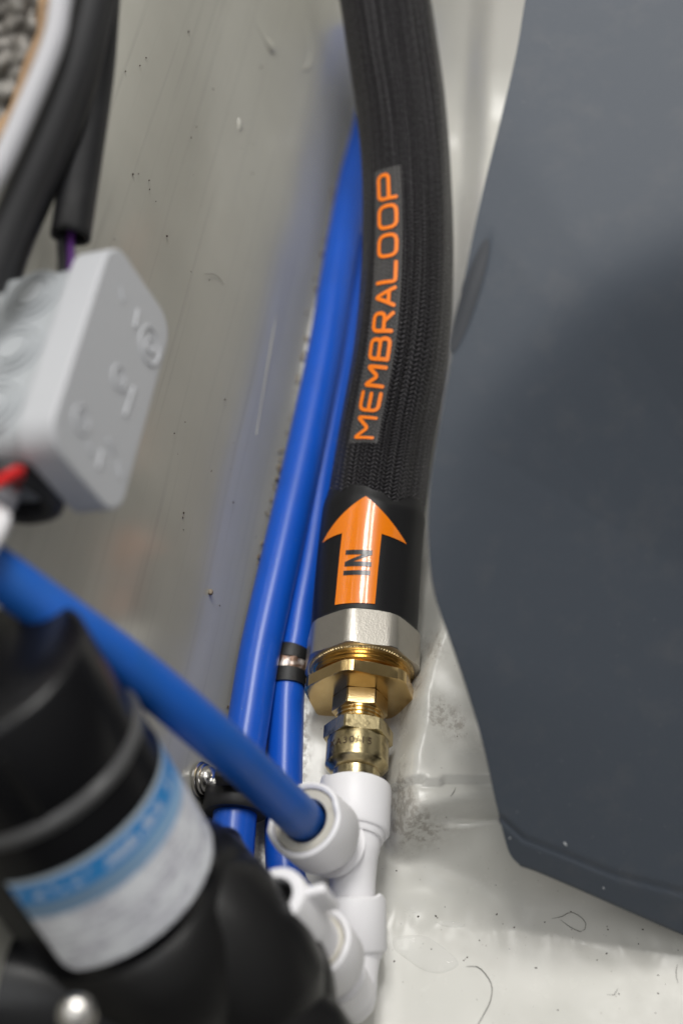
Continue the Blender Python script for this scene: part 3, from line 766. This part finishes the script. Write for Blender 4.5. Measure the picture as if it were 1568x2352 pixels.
def ell(name, c, ax, L, R, m, parent, tap=.8):
    lathe(name, c, ax, [(-L, 0), (-L * .96, R * .35), (-L * .82, R * .65), (-L * .5, R * .92), (0, R), (L * .5, R * .92), (L * .82, R * .65), (L * .96, R * .35), (L, 0)], m, parent, seg=56, sharp=80)
ell('motor_bracket', W(60, 2300, .455), camdir(1, -.15, 0), .075, .036, M['black_gloss'], pump)
ell('mounting_foot', W(600, 2330, .450), camdir(.8, -.55, -.2), .036, .0175, M['black_satin'], pump)
ell('shoulder', W(528, 2184, .454), camdir(.55, -.83, -.05), .037, .0258, M['black_satin'], pump)
sc = thing('pan_head_screw', W(178, 2330, .385), 'bright blurred screw head below the pump label', 'screw')
sd = camdir(.15, .25, .95)
lathe('screw_head', W(178, 2330, .385), sd, [(-.002, .0035), (0, .0052), (.0016, .0048), (.0030, .0030), (.0034, 0)], M['steel'], sc, seg=40, sharp=60)
lathe('screw_shank', W(178, 2330, .385), -sd, [(0.001, .0024), (.018, .0024), (.018, 0)], M['steel'], sc, seg=24)

# ------------------------------------------------------------------ P-clip on pipe 1
clip = thing('pipe_clip', wallp(0, 0), 'rubber-lined metal clip screwed to the bulkhead around the long blue pipe', 'pipe clip')
s_c = p1.s_at_v(1850); cc, cN, cB, _ = p1.frame(s_c); cT = (p1.frame(s_c + .002)[0] - cc).normalized()
o0 = cc - cT * .0035
clip.location = o0
lathe('rubber_liner', o0, cT, [(-.0045, .0081), (-.0045, .0118), (-.0035, .0126), (.003, .0126), (.0042, .0118), (.0042, .0081)], M['rubber'], clip, seg=64, sharp=50)
lathe('metal_band', o0 - cT * .0010, cT, [(-.0062, .0098), (-.0062, .0112), (-.0048, .0119), (-.0030, .0119), (-.0030, .0098)], M['zinc'], clip, seg=64)
sp0 = onplane(478, 1790, c0 + WN * .004, WN)
ln = (o0 - sp0)
tabn = WN
box('rubber_tab', sp0.lerp(o0, .45) + WN * .001, ln * .75, cT * .009, WN * .003, M['rubber'], clip, .0008)
box('metal_tab', sp0.lerp(o0, .50) - cT * .0015 + WN * .0036, ln * .55, cT * .0075, WN * .0012, M['zinc'], clip, .0003)
up_tab = W(530, 1783, (o0 - CAM).dot(FW) - .012)
box('rubber_loop', up_tab, camdir(1, .1, .2) * .012, camdir(-.1, 1, .3) * .0050, camdir(0, -.3, 1) * .006, M['rubber'], clip, .0010)
lathe('washer', sp0 - WN * .0035, WN, [(0, 0), (0, .0068), (.0010, .0068), (.0014, .0060), (.0014, 0)], M['steel'], clip, seg=40)
lathe('washer', sp0 - WN * .0018, WN, [(0, 0), (0, .0060), (.0009, .0060), (.0012, .0054), (.0012, 0)], M['steel'], clip, seg=40)
lathe('screw', sp0, WN, [(-.001, .0052), (.0004, .0052), (.0018, .0046), (.0030, .0030), (.0034, .0016), (.0026, 0)], M['steel'], clip, seg=40, sharp=60)

# ------------------------------------------------------------------ junction box
BH = .040
def lidp(u, v): 
    p = onplane(u, v, c0 + WN * BH, WN); q = p - c0; return q.dot(LD), q.dot(WU)
cs = [lidp(*q) for q in ((280, 578), (400, 742), (272, 1200), (82, 975))]
print('LID corners s,h', [(round(a, 4), round(b, 4)) for a, b in cs])
sA, hA = (cs[0][0] + cs[1][0]) / 2, (cs[0][1] + cs[3][1]) / 2; sD, hB_ = (cs[3][0] + cs[2][0]) / 2, (cs[1][1] + cs[2][1]) / 2
LS, LHh = sA - sD, hA - hB_; print('LID size', LS, LHh)
jb = thing('junction_box', wallp((sA + sD) / 2, (hA + hB_) / 2, 0), 'pale grey plastic junction box with blurred raised marks on its lid, fixed to the bulkhead', 'junction box')
ctr = wallp((sA + sD) / 2, (hA + hB_) / 2, 0)
def rounded_prism(name, O, lx, ly, z0, z1, R, m, parent, bev):
    bm = bmesh.new(); lo, hi_ = [], []
    for cx, cy, s0 in ((1, 1, 0), (-1, 1, 90), (-1, -1, 180), (1, -1, 270)):
        for k in range(9):
            a = math.radians(s0 + 90 * k / 8); q = O + LD * (cx * (lx / 2 - R) + R * math.cos(a)) + WU * (cy * (ly / 2 - R) + R * math.sin(a))
            lo.append(bm.verts.new(q + WN * z0)); hi_.append(bm.verts.new(q + WN * z1))
    n = len(lo); bm.faces.new(lo); bm.faces.new(hi_)
    for k in range(n): bm.faces.new((lo[k], lo[(k + 1) % n], hi_[(k + 1) % n], hi_[k]))
    o = smoothsharp(frombm(name, bm, m, parent), 40); bevel(o, bev, 3, 60); return o
rounded_prism('lid', ctr, LS, LHh, BH - .0124, BH, .0095, M['boxlid'], jb, .0009)
rounded_prism('lid_seam', ctr, LS - .0035, LHh - .0035, BH - .0134, BH - .012, .008, M['rubber_dull'], jb, .0003)
def tapered(name, O, ex, ey, z0, z1, k, m, parent, bev):
    bm = bmesh.new(); vs = [bm.verts.new(O + ex * (a - .5) * (k if c else 1) + ey * (b - .5) * (k if c else 1) + WN * (z1 if c else z0)) for a in (0, 1) for b in (0, 1) for c in (0, 1)]
    for f in ((0, 1, 3, 2), (4, 6, 7, 5), (0, 4, 5, 1), (2, 3, 7, 6), (0, 2, 6, 4), (1, 5, 7, 3)): bm.faces.new([vs[i] for i in f])
    o = frombm(name, bm, m, parent); bevel(o, bev, 4); return o
rounded_prism('base', ctr, LS - .007, LHh - .007, -.001, BH - .0132, .0080, M['boxgrey'], jb, .0006)
# knockouts on the side that faces up
for k in range(3):
    c_ = ctr + LD * (LS * (.28 - .28 * k)) + WU * ((LHh - .0072) / 2) + WN * .0140
    for r, hgt in ((.0098, .0006), (.0078, .0012), (.0055, .0018), (.0032, .0024)):
        pass
    lathe('knockout', c_, WU, [(0, .0105), (.0009, .0102), (.0009, .0090), (.0003, .0088), (.0003, .0078), (.0015, .0076), (.0015, .0064), (.0007, .0062), (.0007, .0050), (.0019, .0048), (.0019, 0)], M['boxgrey'], jb, seg=48)
# raised lid marks
def lm(u, v): return onplane(u, v, c0 + WN * (BH - .0002), WN)
def lid_arc(u0, v0, u1, v1, r=.0008, name='lid_mark'):
    a, b = lm(u0, v0), lm(u1, v1); p = Path([P4(a, r), P4(a.lerp(b, .5), r), P4(b, r)], 6, ref=WN); return tube(name, p, M['boxlid'], jb, seg=12)
def lid_ring(u, v, R, r=.0007):
    c_ = lm(u, v); pts = [P4(c_ + (LD * math.cos(a) + WU * math.sin(a)) * R, r) for a in [2 * math.pi * k / 14 for k in range(15)]]
    return tube('lid_mark', Path(pts, 5, ref=WN), M['boxlid'], jb, seg=12)
lid_ring(343, 795, .0062); lid_ring(343, 795, .0025)
for q in ((316, 712, 309, 752), (276, 660, 282, 690), (306, 890, 286, 955), (276, 872, 290, 905), (180, 950, 196, 985), (200, 1010, 208, 1040), (232, 1035, 226, 1075), (248, 1010, 262, 1040), (270, 1060, 276, 1095)): lid_arc(*q)
lid_ring(272, 868, .0036); lid_ring(186, 965, .0040)
# cable entry at the near end with red wire
ec = ctr - LD * ((LS - .007) / 2) + WN * .013 + WU * -.004
gl_ = lathe('grommet', ec, -LD, [(-.001, .0150), (.003, .0150), (.005, .0125), (.005, .0095), (-.001, .0080), (-.001, 0)], M['rubber'], jb, seg=48)
lathe('terminal', ec - WU * -.002 + WN * -.004, -LD, [(0, .0062), (.006, .0058), (.007, .004), (.007, 0)], M['cable_white'], jb, seg=32)
rw = Path([P4(ec, .0014), P4(W(45, 1082, .41), .0016), P4(W(5, 1103, .40), .0016), P4(W(-80, 1150, .39), .0016)], 10)
props(tube('red_wire', rw, M['red'], seg=24), 'short red wire leaving the junction box at the left edge', 'wire')

# ------------------------------------------------------------------ cables upper left
def cable(name, pts, m, label, cat='cable', seg=40, group='cables hanging at the upper left', wob=None, hollow=False, parent=None):
    p = Path([P4(W(u, v, d), r) for u, v, d, r in pts], 12)
    o = tube(name, p, m, parent, seg=seg, wob=wob); 
    if not parent: props(o, label, cat, group)
    return o, p
cable('white_cable', [(165, -120, .42, .0034), (141, 0, .42, .0034), (128, 80, .42, .0034), (100, 161, .42, .0034), (62, 250, .42, .0034), (30, 322, .42, .0034), (-12, 405, .42, .0034), (-90, 520, .42, .0034)], M['cable_white'], 'curved white cable outermost at the upper left corner')
cable('rubber_tube', [(235, -120, .43, .0055), (212, 0, .43, .0055), (175, 140, .43, .0056), (140, 240, .43, .0056), (100, 340, .43, .0056), (55, 440, .43, .0056), (18, 530, .43, .0056), (-30, 660, .43, .0056)], M['rubber_dull'], 'curved black rubber tube running beside the white cable')
cable('rubber_tube', [(262, -120, .46, .0050), (232, 0, .46, .0050), (200, 140, .46, .0050), (165, 260, .46, .0050), (128, 360, .46, .0050), (80, 470, .46, .0050), (40, 560, .46, .0050), (0, 680, .46, .0050)], M['rubber'], 'thinner black rubber tube tucked behind the curved one')
gr = thing('wire_conduit', W(165, 540, .462), 'straight black rubber conduit cut square above the junction box', 'conduit', 'cables hanging at the upper left')
cp = Path([P4(W(u, v, d), r) for u, v, d, r in [(250, -120, .47, .0050), (240, 0, .47, .0052), (222, 160, .47, .0060), (200, 300, .468, .0064), (178, 440, .466, .0066), (162, 545, .462, .0066)]], 12)
bmw = tube('conduit_jacket', cp, M['rubber'], gr, seg=56, cap=False)
so = bmw.modifiers.new('wall', 'SOLIDIFY'); so.thickness = .0012; so.offset = -1
for (ua, ub, m_, r_) in ((143, 144, 'rubber', .0016), (163, 164, 'purple', .0013)):
    q = Path([P4(W(ua + 14, 440, .466), r_), P4(W(ua, 540, .462), r_), P4(W(ub, 600, .455), r_), P4(W(ub - 2, 640, .45), r_)], 8); tube('wire', q, M[m_], gr, seg=20)

# foil-faced insulation behind the cables
bm = bmesh.new(); rows = []
edge = [(170, -150), (118, 0), (105, 80), (85, 140), (60, 210), (38, 260), (12, 310), (-40, 380)]
def edge_u(v):
    for (u0, v0), (u1, v1) in zip(edge, edge[1:]):
        if v <= v1: return u0 + (u1 - u0) * (v - v0) / (v1 - v0)
    return edge[-1][0]
for i in range(61):
    v = -150 + 560 * i / 60; row = []
    for k in range(41):
        t = k / 40; u = -160 + (edge_u(v) + 14 * noise.noise(V((v * .03, 0, 0))) + 160) * t
        row.append(bm.verts.new(W(u, v, .452 + .004 * noise.noise(V((u * .03, v * .03, 0))) + .002 * noise.noise(V((u * .09, v * .09, 3))))))
    rows.append(row)
for a, b in zip(rows, rows[1:]):
    for k in range(40): bm.faces.new((a[k], a[k + 1], b[k + 1], b[k]))
foil = thing('foil_insulation', W(0, 100, .46), 'crumpled silver foil insulation with a torn tan edge in the upper left corner', 'insulation')
fo = frombm('foil_face', bm, M['foil'], foil); so = fo.modifiers.new('t', 'SOLIDIFY'); so.thickness = .0015
fe = Path([P4(W(u - 8, v, .448), .0022 + .0006 * math.sin(i * 2.3)) for i, (u, v) in enumerate(edge)], 8)
tube('torn_edge', fe, M['tan'], foil, seg=20, wob=lambda x, a: .0010 * noise.noise(V((x * 500, a * 2, 0))))

# white coupling at the left edge, over the end of the front pipe
cpg = thing('push_fit_coupling', W(-40, 1222, .40), 'white rounded fitting just entering the left edge, on the end of the diagonal blue pipe', 'pipe fitting', 'white push-fit fittings')
cd = camdir(-.75, .45, .25)
lathe('coupling_shell', W(-22, 1262, .405), cd, [(.0, .0082), (-.001, .0100), (.0002, .0118), (.003, .0126), (.018, .0126), (.020, .0105), (.03, .0100), (.03, 0)], M['white'], cpg, seg=64)

# ------------------------------------------------------------------ slate sheet on the right
le = [(1240, -200), (1205, 0), (1185, 120), (1150, 270), (1105, 450), (1066, 640), (1040, 800), (1012, 960), (990, 1090), (983, 1180), (985, 1270), (1000, 1370), (1048, 1510), (1104, 1690), (1140, 1850), (1158, 1925), (1172, 1965), (1195, 1990)]
be = [(1195, 1990), (1250, 2010), (1400, 2075), (1568, 2148), (1800, 2240), (2100, 2360)]
ridge = [(1900, 420), (1568, 580), (1386, 662), (1298, 728), (1210, 818), (1123, 912), (1057, 1000), (1010, 1100), (980, 1180), (900, 1400)]
def poly_signed(u, v, pl):       # + below / right of ridge
    best = 1e9; sg = 1
    for (a, b), (c, d) in zip(pl, pl[1:]):
        dx, dy = c - a, d - b; t = min(max(((u - a) * dx + (v - b) * dy) / (dx * dx + dy * dy), 0), 1)
        ex, ey = u - a - dx * t, v - b - dy * t; D = math.hypot(ex, ey)
        if D < best: best = D; sg = 1 if (dx * ey - dy * ex) < 0 else -1
    return best * sg
crease = [(1120, 1860), (1156, 1885), (1203, 1927), (1301, 1965), (1419, 2012), (1568, 2050), (2100, 2200)]
def panel_d(u, v):
    s = poly_signed(u, v, ridge)
    below = max(s, 0) ; w_ = 48
    sp_ = w_ * math.log(1 + math.exp(min(s / w_, 30)))       # soft hinge
    d = .508 - .00002 * (u - 1200) * 0
    d += -.000028 * (-s) * -1 * (1 if s < 0 else 0) * 0
    # upper part leans back towards the top, lower part falls away downward
    d = .470 + .000044 * (sp_ - s) + .0000515 * sp_
    d -= .000012 * (u - 1100)
    # curls toward the hose along its left edge
    d += .000000 * v
    c_ = poly_signed(u, v, crease)
    d += .0012 * math.exp(-(c_ / 5) ** 2) + .00004 * max(-c_, 0)
    # shallow oval dent beneath the painted shadow patch
    ax_, ay = u - 1077, v - 680; al, ac2 = (ax_ * -.30 + ay * .954), (ax_ * .954 + ay * .30)
    d += .0007 * (1 - sstep(.6, 1.25, math.hypot(al / 140, ac2 / 21)))
    return d
def interp(pl, key, x, ki, vi):
    for a, b in zip(pl, pl[1:]):
        if a[ki] <= x <= b[ki]: return a[vi] + (b[vi] - a[vi]) * (x - a[ki]) / (b[ki] - a[ki] + 1e-9)
    return pl[-1][vi] if x > pl[-1][ki] else pl[0][vi]
lec = [(q[0], q[1]) for q in catmull([V((a, b)) for a, b in le], 10)]
bec = [(q[0], q[1]) for q in catmull([V((a, b)) for a, b in be], 10)]
bm = bmesh.new(); rows = []; NR, NC = 300, 170
# rows: left point walks down the left edge, right point walks down at u = 2100
for i in range(NR + 1):
    t = i / NR; vv = -200 + (1990 + 200) * t; ul = interp(lec, 0, vv, 1, 0); row = []
    for k in range(NC + 1):
        x = (k / NC) ** 1.5; u = ul + (2100 - ul) * x
        vb = interp(bec, 0, u, 0, 1)              # bottom limit here
        v = -200 + (vb + 200) * t if True else vv
        # blend so that the left end follows its own row height
        row.append((u, v))
    rows.append(row)
vg = [[bm.verts.new(W(u, v, panel_d(u, v))) for u, v in row] for row in rows]
for a, b in zip(vg, vg[1:]):
    for k in range(NC): bm.faces.new((a[k], b[k], b[k + 1], a[k + 1]))
pn = frombm('slate_sheet', bm, M['panel']); props(pn, 'large slate-grey plastic sheet bent over the floor on the right, one rounded corner', 'sheet')
so = pn.modifiers.new('t', 'SOLIDIFY'); so.thickness = .0016; so.offset = -1 if pn.data.polygons[0].normal.dot(FW) < 0 else 1
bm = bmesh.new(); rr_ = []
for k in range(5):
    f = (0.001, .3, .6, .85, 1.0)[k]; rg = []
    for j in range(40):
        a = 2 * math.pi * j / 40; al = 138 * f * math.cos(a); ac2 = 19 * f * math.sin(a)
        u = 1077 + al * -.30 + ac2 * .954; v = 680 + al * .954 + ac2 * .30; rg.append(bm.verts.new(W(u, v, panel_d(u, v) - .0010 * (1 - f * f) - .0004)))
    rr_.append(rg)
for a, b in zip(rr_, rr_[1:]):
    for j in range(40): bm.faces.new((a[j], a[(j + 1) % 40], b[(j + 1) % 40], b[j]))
frombm('oval_shadow_patch', bm, M['insert'], pn)  # dark patch standing in for an oval shadow on the sheet
print('panel normal toward cam', -pn.data.polygons[0].normal.dot(FW), 'corner z', W(1195, 1990, panel_d(1195, 1990)).z, W(1568, 2148, panel_d(1568, 2148)).z, W(1104, 1690, panel_d(1104, 1690)).z)

bm = bmesh.new()
M['fleck'] = mat('pale_dust', (.36, .37, .38), .7)
for i in range(28):
    u, v = ((1297, 1938), (1170, 1925), (1385, 2040))[i] if i < 3 else (random.uniform(1180, 1560), random.triangular(1200, 2060, 1950))
    if v > 1990 + (u - 1195) * .40: continue
    q = W(u, v, panel_d(u, v) - .0004); rr = (.0008, .0004, .0004)[i] if i < 3 else random.uniform(.00008, .0002)
    bmesh.ops.create_icosphere(bm, subdivisions=1, radius=1, matrix=Matrix.Translation(q) @ Matrix.Rotation(.5 if i < 3 else random.random() * 3, 4, 'Z') @ Matrix.Diagonal((rr * .5, rr * 1.3, rr * .3, 1)))
props(frombm('dust_flecks', bm, M['fleck'], smooth=False), 'tiny pale dust flecks lying on the slate-grey sheet', 'dust', kind='stuff')
# ------------------------------------------------------------------ water and litter on the floor
def onfloor(u, v, lift=.0):
    z = 0
    for _ in range(12): p = at(u, v, z); z = floor_z(p.x, p.y)
    p = at(u, v, z + lift); return p
def puddle(pts, hgt, name, label):
    ring = [V((a, b)) for a, b in pts]; ring = catmull(ring + [ring[0]], 6)[:-1]; cx = sum(p.x for p in ring) / len(ring); cy = sum(p.y for p in ring) / len(ring)
    bm = bmesh.new(); rows = []
    for k, f in enumerate((1.03, 1, .97, .9, .75, .5, .25)):
        hz = (-.0006, -.0001, .45, .75, .92, 1, 1)[k]
        rows.append([bm.verts.new(onfloor(cx + (p.x - cx) * f, cy + (p.y - cy) * f) + V((0, 0, hz * hgt if hz > 0 else hz))) for p in ring])
    n = len(ring)
    for a, b in zip(rows, rows[1:]):
        for k in range(n): bm.faces.new((a[k], a[(k + 1) % n], b[(k + 1) % n], b[k]))
    bm.faces.new(rows[-1])
    return props(frombm(name, bm, M['water']), label, kind='structure')
puddle([(900, 2155), (930, 2148), (975, 2150), (1010, 2170), (1045, 2200), (1050, 2220), (1010, 2236), (970, 2228), (935, 2205), (905, 2180)], .0008, 'water_puddle', 'shallow clear puddle on the white floor beside the fittings')
puddle([(1000, 2118), (1030, 2116), (1065, 2122), (1060, 2130), (1020, 2128)], .0008, 'water_puddle', 'small flat drop of water on the fold of the floor')
def hairline(pts, r, label, m='hair', onw=False):
    P_ = [P4(wallray(u, v, .0006) if onw else onfloor(u, v, .0004), r * (.4 if i in (0, len(pts) - 1) else 1)) for i, (u, v) in enumerate(pts)]
    return props(tube('hair', Path(P_, 10), M[m], seg=6), label, 'hair', 'loose hairs')
hairline([(1070, 2220), (1095, 2220), (1115, 2238), (1129, 2265), (1125, 2300), (1110, 2330), (1085, 2375)], .00012, 'long curved dark hair on the white floor right of the puddle')
hairline([(1266, 2110), (1290, 2105), (1310, 2095), (1335, 2108), (1345, 2125), (1335, 2140), (1310, 2130), (1285, 2112)], .0001, 'looped fine hair on the floor just below the slate sheet')
hairline([(1393, 2284), (1408, 2286), (1418, 2270)], .0001, 'short hooked hair in the lower right of the floor')
hairline([(1555, 2215), (1551, 2235), (1556, 2258)], .0001, 'short hair at the right edge of the floor')
hairline([(1046, 1808), (1042, 1818), (1034, 1829)], .0001, 'tiny dark hair on the raised white step')
hairline([(468, 630), (480, 629), (495, 631), (506, 642), (515, 655)], .00011, 'curved dark hair stuck to the grey bulkhead', onw=True)
bm = bmesh.new(); spots = [(1072, 2199), (1068, 2203), (1064, 2206), (990, 2180), (1000, 2104), (1004, 2108), (910, 2000), (905, 2208), (1100, 2160), (1180, 2130), (1420, 2283), (1393, 2128), (1310, 2094), (1392, 2190), (1230, 2223), (1138, 2033), (1250, 2118), (1395, 2135), (1475, 2135), (1510, 2240), (960, 2105), (1140, 2100), (1510, 2282), (1370, 2205), (1465, 2168), (1280, 2320)]
spots += [(random.uniform(890, 1560), random.uniform(2080, 2345)) for _ in range(22)] + [(random.uniform(950, 1130), random.uniform(1600, 2050)) for _ in range(10)]
for i, (u, v) in enumerate(spots):
    r = random.uniform(.0002, .00042) if i < 26 else random.uniform(.0001, .00022)
    mt = Matrix.Translation(onfloor(u, v)) @ Matrix.Rotation(random.random() * 6, 4, 'Z') @ Matrix.Diagonal((r, r * random.uniform(.5, 2.0), r * .6, 1))
    bmesh.ops.create_icosphere(bm, subdivisions=1, radius=1, matrix=mt)
props(frombm('grit', bm, M['crumb'], smooth=False), 'scattered dark specks of grit on the white floor', 'grit', kind='stuff')
bm = bmesh.new()
for k in range(42):
    u, v = random.uniform(250, 620), random.uniform(60, 1500)
    if u < 400 and v > 560: continue
    r = random.uniform(.00015, .0004); bmesh.ops.create_icosphere(bm, subdivisions=1, radius=1, matrix=Matrix.Translation(wallray(u, v, .0006)) @ Matrix.Diagonal((r, r * 1.6, r, 1)))
props(frombm('grit', bm, M['crumb']), 'tiny dark specks stuck to the grey bulkhead', 'grit', kind='stuff')
r = .0012
props(frombm('debris', (lambda b: (bmesh.ops.create_icosphere(b, subdivisions=2, radius=1, matrix=Matrix.Translation(wallray(484, 1360, .001)) @ Matrix.Diagonal((r * .9, r * 1.2, r * .8, 1))), b)[1])(bmesh.new()), M['sealant']), 'pale crumb clinging to the bulkhead left of the blue pipes', 'crumb')
